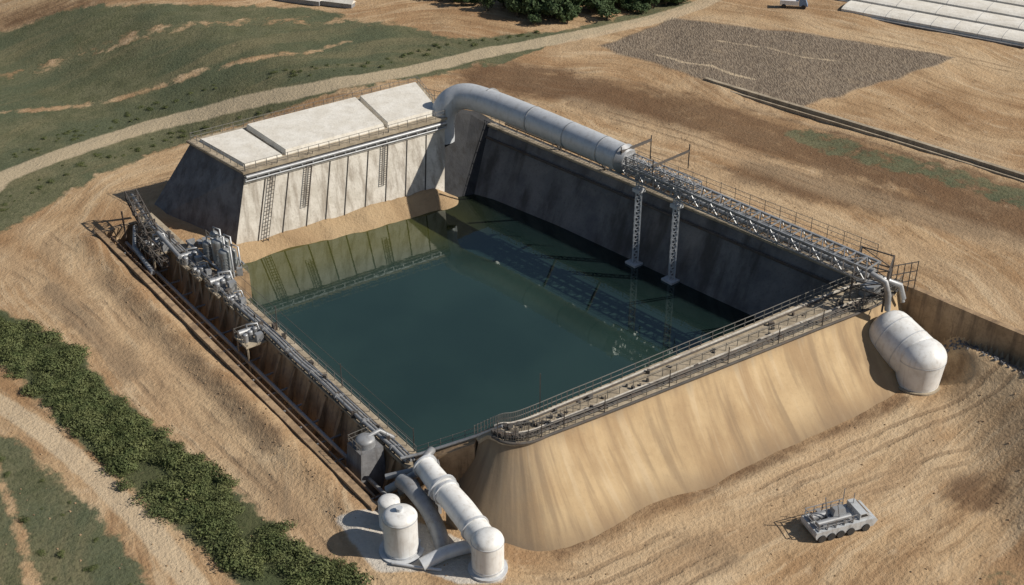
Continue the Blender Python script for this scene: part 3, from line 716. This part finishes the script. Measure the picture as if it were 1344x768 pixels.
mb.tube([(x,y,-.3),(x,y,4.4)],1.75,32); mb.dome((x,y,4.4),1.75,.75,n=32)
mb.obj('shell',[M_white],e); mb=MB()
for z in (.2,4.25): mb.tube([(x,y,z),(x,y,z+.14)],1.8,32)
mb.tube([(x,y,5.0),(x,y,5.5)],.35,12); mb.tube([(x,y,-.4),(x,y,.12)],2.3,28)
mb.obj('bands_and_hatch',[M_pipe],e)
e=empty('white_water_tank'); mb=MB(); x,y=-12.6,102.6
mb.tube([(x,y,-.3),(x,y,3.4)],1.15,24); mb.dome((x,y,3.4),1.15,.5,n=24); mb.obj('shell',[M_white],e)
e=empty('drain_pipe'); mb=MB()
mb.tube([tuple(q) for q in catmull([(-11.6,106.6,2.8),(-10.4,104.9,3.1),(-8.6,102.8,2.0),(-7.4,100.6,.7),(-7,99,-.6)],5)],.85,18)
mb.obj('duct',[M_gp],e); mb=MB(); mb.tube([tuple(q) for q in catmull([(-9.0,96.6,.3),(-7,97.6,.8),(-4.8,98.4,1.0),(-3.4,98.4,1.2)],5)],.7,18)
mb.tube([(-12,97.0,.2),(-9.5,96.4,.2),(-7.0,96.0,.2)],.16,8)
mb.obj('outlet',[M_pipe],e)
mb=MB()
for k in range(12):
    x,y=-10.5+random.uniform(-2,3),106.5+random.uniform(-1.8,1.5); mb.box((x,y,hz(x,y)-.1),(random.uniform(.4,1.4),random.uniform(.3,.9),random.uniform(.5,2.6)),random.random()*3)
mb.tube([(-13.5,108.5,1.8),(-10,108.8,2.6),(-7.8,109,3.4)],.35,10); mb.tube([(-13.3,107.3,1),(-10,107.4,3.2),(-9,108.6,4.6),(-8.6,110,4.2)],.45,12)
mb.obj('valve_manifold',[M_gp])
mb=MB()
for k in range(500):
    x=random.uniform(50.5,66); y=np.interp(x,RIMX,RIMY)-random.uniform(.6,4.2); s_=random.uniform(.1,.36)
    mb.box((x,y,hz(x,y)-.08),(s_,s_*random.uniform(.6,1.2),s_*.7),random.random()*3,taper=random.uniform(.4,.9))
mb.obj('rubble',[M_flank])
mb=MB()
for k in range(1100):
    t=random.random(); 
    if t<.5: x=random.uniform(-70,60);y=random.uniform(88,125)
    elif t<.65: x,y=nm(random.uniform(47,50.5),random.uniform(90,170))
    else: x=random.uniform(-5,90); y=random.uniform(145,200)
    if float(polysd(np.array(x),np.array(y),OUT))<.6: continue
    s_=random.uniform(.08,.28); mb.box((x,y,hz(x,y)-.05),(s_,s_*.8,s_*.6),random.random()*3,taper=.6)
mb.obj('loose_stones',[M_brown])

# ------------------------------------------------------------------ utility vehicle lower right
e=empty('utility_vehicle'); x0,y0=33.8,102.9; a0=math.radians(20); C,S=math.cos(a0),math.sin(a0); zb=hz(x0,y0)
def q(x,y,z): return (x0+x*C-y*S,y0+x*S+y*C,zb+z)
mb=MB()
prof=[(-3.6,.9),(-3.4,.35),(3.3,.35),(3.8,1.0),(3.5,1.35),(-3.5,1.3)]
n_=len(prof); mb.add([q(px,-1.5,pz) for px,pz in prof]+[q(px,1.5,pz) for px,pz in prof],[tuple(range(n_)),tuple(range(n_,2*n_))[::-1]]+[(i,n_+i,n_+(i+1)%n_,(i+1)%n_) for i in range(n_)])
cab=[(1.7,1.35),(3.2,1.37),(2.95,1.7),(2.5,2.1),(1.7,2.1)]
n_=len(cab); mb.add([q(px,-1.25,pz) for px,pz in cab]+[q(px,1.25,pz) for px,pz in cab],[tuple(range(n_)),tuple(range(n_,2*n_))[::-1]]+[(i,n_+i,n_+(i+1)%n_,(i+1)%n_) for i in range(n_)])
mb.obj('hull_and_cab',[M_vehicle],e)
mb=MB(); mb.add([q(2.97,-1.05,1.72),q(2.97,1.05,1.72),q(2.56,1.05,2.09),q(2.56,-1.05,2.09)],[(0,1,2,3)])
mb.add([q(1.8,-1.255,1.65),q(2.7,-1.255,1.65),q(2.4,-1.255,2.0),q(1.8,-1.255,2.0)],[(0,1,2,3)]); mb.obj('windows',[M_glass],e)
mb=MB()
for px in (-2.8,-1.7,-.6,.6,2.4):
    for sy in (-1,1): mb.tube([q(px,sy*1.25,.42),q(px,sy*1.62,.42)],.45,16)
mb.obj('wheels',[M_rubber],e)
mb=MB(); mb.tube([q(-3,-.6,1.65),q(.9,-.6,1.65)],.36,12); mb.tube([q(-3,.5,1.7),q(.2,.5,1.7)],.4,12)
for px in (-3.2,-2.2,-1.2,-.2,.8):
    for sy in (-1.35,1.35): mb.beam(q(px,sy,1.3),q(px,sy,2.3),.08)
    mb.beam(q(px,-1.35,1.34),q(px,1.35,1.34),.1)
for z in (1.8,2.3):
    for sy in (-1.35,1.35): mb.beam(q(-3.3,sy,z),q(1.2,sy,z),.07)
    mb.beam(q(-3.3,-1.35,z),q(-3.3,1.35,z),.07)
mb.beam(q(-1.5,0,1.9),q(-2.0,0,4.4),.11); mb.beam(q(.5,.4,2.0),q(.5,.4,4.6),.08); mb.beam(q(-.5,-.7,2.0),q(-.9,-.7,3.7),.08); mb.beam(q(2,.6,2.0),q(2,.6,3.4),.07)
mb.prism([q(-1.0,-.4,1.9),q(.6,-.4,1.9),q(.6,.5,1.9),q(-1.0,.5,1.9)],[q(-.8,-.3,2.6),q(.4,-.3,2.6),q(.4,.4,2.6),q(-.8,.4,2.6)])
for k in range(8): mb.prism(*(lambda cx,cy,s:([q(cx-s,cy-s,1.32),q(cx+s,cy-s,1.32),q(cx+s,cy+s,1.32),q(cx-s,cy+s,1.32)],[q(cx-s,cy-s,1.32+2*s),q(cx+s,cy-s,1.32+2*s),q(cx+s,cy+s,1.32+2*s),q(cx-s,cy+s,1.32+2*s)]))(random.uniform(-3,1),random.uniform(-1.1,1.1),random.uniform(.1,.25)))
mb.obj('equipment',[M_gp],e)

# ------------------------------------------------------------------ far things
dv=Vector((28,-18,0)).normalized(); pv=Vector((.54,.84,0))
for i in range(6):
    s0=Vector((65.5,246.2,7))+pv*7.1*i-dv*(0 if i==0 else 7); s1=s0+dv*(35 if i==0 else 62)
    e=empty('greenhouse'); mb=MB(); W=3.0; N=8; ring=[]
    for j in range(N+1):
        a_=math.pi*j/N; ring.append((W*math.cos(a_),1.0+.45*math.sin(a_) if 0<j<N else .0))
    ring[1]=(W*.985,ring[1][1]-.1); ring[N-1]=(-W*.985,ring[N-1][1]-.1)
    K_=[]
    for c in (s0,s1): K_+=[tuple(c+pv*r[0]+Vector((0,0,r[1]-.3))) for r in ring]
    n_=N+1; mb.add(K_,[(j,j+1,n_+j+1,n_+j) for j in range(N)]+[tuple(range(n_)),tuple(range(n_,2*n_))[::-1]])
    mb.obj('cover',[M_roof],e); mb=MB()
    for k in range(9):
        c=s0.lerp(s1,k/8)
        for j in range(N): mb.beam(c+pv*ring[j][0]*1.01+Vector((0,0,ring[j][1]-.29)),c+pv*ring[j+1][0]*1.01+Vector((0,0,ring[j+1][1]-.29)),.05)
    mb.obj('hoops',[M_steel],e)
    mb=MB(); mb.beam(s0-pv*(W+.5)+Vector((0,0,.1)),s1-pv*(W+.5)+Vector((0,0,.1)),.6,.3); mb.obj('gutter',[M_flank],e)
ch=[(33,208),(34.6,206.3),(41.4,200.3),(52,191),(61.8,182.2),(74.6,170.2),(92,152),(120,125)]
mb=MB()
pts=polyl([(x,y,0) for x,y in ch],3)
for a_,b2 in zip(pts,pts[1:]):
    mb.beam((a_.x,a_.y,7.3),(b2.x,b2.y,7.3),.7,.9); 
    mb.beam((a_.x-.9,a_.y-.8,7.05),(b2.x-.9,b2.y-.8,7.05),.3,.6)
mb.obj('concrete_channel',[M_deck])
for i,(sx,sy,l) in enumerate(((-42,250.5,9),(-34.5,248.5,7))):
    e=empty('storage_shed'); mb=MB(); mb.box((sx,sy,6.8),(l,1.6,1.0),-.35); mb.obj('walls',[M_gp],e)
    mb=MB(); C2,S2=math.cos(-.35),math.sin(-.35); qq=lambda x,y,z:(sx+x*C2-y*S2,sy+x*S2+y*C2,z); h_=l/2+.2
    mb.add([qq(-h_,-1.0,7.75),qq(h_,-1.0,7.75),qq(h_,1.0,7.75),qq(-h_,1.0,7.75),qq(-h_,0,8.3),qq(h_,0,8.3)],[(0,1,5,4),(2,3,4,5),(0,4,3),(1,2,5),(0,3,2,1)]); mb.obj('roof',[M_roof],e)
e=empty('parked_truck'); x0,y0=54.9,245.7; zb=hz(x0,y0); C,S=math.cos(-.2),math.sin(-.2)
mb=MB(); mb.prism([q(-2.6,-1,.7),q(1,-1,.7),q(1,1,.7),q(-2.6,1,.7)],[q(-2.6,-1,1.6),q(1,-1,1.6),q(1,1,1.6),q(-2.6,1,1.6)]); mb.obj('cargo_box',[M_white],e)
mb=MB(); mb.prism([q(1.1,-.95,.6),q(2.8,-.95,.6),q(2.8,.95,.6),q(1.1,.95,.6)],[q(1.1,-.9,2.1),q(2.2,-.9,2.1),q(2.2,.9,2.1),q(1.1,.9,2.1)]); mb.obj('cab',[M_blue],e)
mb=MB()
for px in (-1.8,2.0):
    for sy in (-1,1): mb.tube([q(px,sy*.75,.45),q(px,sy*1.05,.45)],.45,12)
mb.obj('wheels',[M_rubber],e)

# ------------------------------------------------------------------ vegetation
def leafmat(name,c1,c2,c3):
    m,nt,b=new_mat(name); p=pos(nt)
    oi=nt.nodes.new('ShaderNodeObjectInfo').outputs['Random']
    n=noise(nt,p,.5,3,.7); c=mixc(nt,sstep(nt,n,.35,.65),c1,c2); c=mixc(nt,mth(nt,'MULTIPLY',oi,.5),c,c3)
    L(nt,c,b.inputs['Base Color']); b.inputs['Roughness'].default_value=.75; b.inputs['Specular IOR Level'].default_value=.2
    return m
M_leaf=leafmat('shrub_leaves',(0.070,0.092,0.032),(0.140,0.155,0.060),(0.108,0.125,0.054))
M_leaf2=leafmat('forest_leaves',(0.034,0.058,0.024),(0.062,0.088,0.036),(0.045,0.075,0.026))
M_bark=plain('bark',(0.10,0.075,0.05),.9)
def crown(name,rad,hgt,base,nleaf,size,trunk,mat,seed,loose=.2,nl=7):
    r=random.Random(seed); mb=MB()
    lobes=[(r.uniform(-.65,.65)*rad,r.uniform(-.65,.65)*rad,base+hgt*r.uniform(.2,.75),r.uniform(.3,.6)*rad) for _ in range(nl)]
    for i in range(nleaf):
        lx,ly,lz,lr=lobes[i%nl]; th=r.uniform(0,6.28); cz=r.uniform(-.6,1); sr=math.sqrt(max(0,1-cz*cz)); k=lr*(r.uniform(.7,1.05)+abs(r.gauss(0,loose)))
        c=Vector((lx+sr*math.cos(th)*k,ly+sr*math.sin(th)*k,max(.03,lz+cz*k*hgt/rad*.55)))
        nrm=Vector((sr*math.cos(th),sr*math.sin(th),cz))+Vector((r.uniform(-.7,.7),r.uniform(-.7,.7),r.uniform(-.3,.7)))
        nrm.normalize(); u=nrm.orthogonal().normalized(); w=nrm.cross(u); a=r.uniform(0,6.28)
        u2=u*math.cos(a)+w*math.sin(a); w2=nrm.cross(u2); s_=size*r.uniform(.5,1.4)
        mb.add([c-u2*s_,c-w2*s_*.55,c+u2*s_,c+w2*s_*.55],[(0,1,2,3)],0)
    mb.tube([(0,0,-.3),(0.05,0,base+.3*hgt),(0,.1,base+.7*hgt)],[trunk,trunk*.7,trunk*.3],7,1)
    for k in range(4):
        lx,ly,lz,lr=lobes[k]; mb.tube([(0,0,base*.7+.2*hgt),(lx*.6,ly*.6,lz-.2*lr),(lx,ly,lz)],[trunk*.5,trunk*.35,trunk*.15],5,1)
    me_=bpy.data.meshes.new(name); me_.from_pydata(mb.v,[],mb.f); me_.materials.append(mat); me_.materials.append(M_bark)
    me_.polygons.foreach_set('material_index',mb.m); me_.update(); return me_
bush=[crown('bush',1.5,.95,.0,620,.14,.06,M_leaf,i,.45,11) for i in range(5)]
tree=[crown('tree',2.6,4.2,.8,800,.36,.28,M_leaf2,i+9) for i in range(3)]
def scatter(parent,meshes,pts,smin,smax):
    for i,(x,y) in enumerate(pts):
        o=bpy.data.objects.new('plant_%d'%i,random.choice(meshes)); COL.objects.link(o); o.parent=parent
        s_=random.uniform(smin,smax)*random.uniform(.75,1); o.location=(x,y,hz(x,y)); o.scale=(s_,s_*random.uniform(.7,1.3),s_*random.uniform(.6,1.35)); o.rotation_euler=(0,0,random.uniform(0,6.28))
pts=[]
bx=polyl([(x,y,0) for x,y in BELT],1.0)
for i,c in enumerate(bx):
    t=(bx[min(i+1,len(bx)-1)]-bx[max(i-1,0)]).normalized(); n_=Vector((-t.y,t.x,0))
    wid=3.2+.8*math.sin(i*.23)+.6*math.sin(i*.61)
    for k in range(7):
        u_=random.uniform(-1,1)+random.gauss(0,.16)
        p_=c+n_*u_*wid+t*random.uniform(-.5,.5)
        if float(vn(p_.x,p_.y,3.2,21))>-.28: pts.append((p_.x,p_.y))
scatter(empty('shrub_belt'),bush,pts,.4,1.1)
pts=[]
while len(pts)<380:
    x=random.uniform(-34,60);y=random.uniform(233,280)
    if float(polysd(np.array(x),np.array(y),FOREST))<-.3: pts.append((x,y))
scatter(empty('forest'),tree,pts,.7,1.2)
pts=[]
while len(pts)<170:
    x=random.uniform(-90,10);y=random.uniform(165,236)
    if float(polysd(np.array(x),np.array(y),GRNW))<-.5 and 3.6<float(linedist(np.array(x),np.array(y),ROAD))<8 : pts.append((x,y))
for k in range(110): 
    x=random.uniform(-75,-30);y=random.uniform(85,122)
    if float(polysd(np.array(x),np.array(y),MEAD))<-1: pts.append((x,y))
scatter(empty('scattered_shrubs'),bush,pts,.15,.42)

# ------------------------------------------------------------------ light, sky, camera
el=math.radians(37); az=Vector((.988,-.15,0)).normalized()
D=Vector((az.x*math.cos(el),az.y*math.cos(el),math.sin(el)))
sl=bpy.data.lights.new('sun','SUN'); sl.energy=5.0; sl.angle=math.radians(.5); sl.color=(1,.935,.84)
so=bpy.data.objects.new('sun',sl); COL.objects.link(so); so.rotation_euler=D.to_track_quat('Z','Y').to_euler(); so.location=(100,100,120)
w=bpy.data.worlds.new('World'); scene.world=w; w.use_nodes=True; nt=w.node_tree
sky=nt.nodes.new('ShaderNodeTexSky'); sky.sky_type='NISHITA'; sky.sun_disc=False; sky.sun_elevation=el; sky.sun_rotation=math.atan2(az.x,az.y)
bg=nt.nodes['Background']; L(nt,sky.outputs[0],bg.inputs[0]); bg.inputs[1].default_value=.065
cam=bpy.data.cameras.new('camera'); co_=bpy.data.objects.new('camera',cam); COL.objects.link(co_)
co_.location=(0,0,90); co_.rotation_euler=(math.radians(59),0,0); cam.lens=36*1700/1344; cam.clip_end=6000; cam.clip_start=1
scene.camera=co_
scene.view_settings.view_transform='Standard'; scene.view_settings.look='None'; scene.view_settings.exposure=0
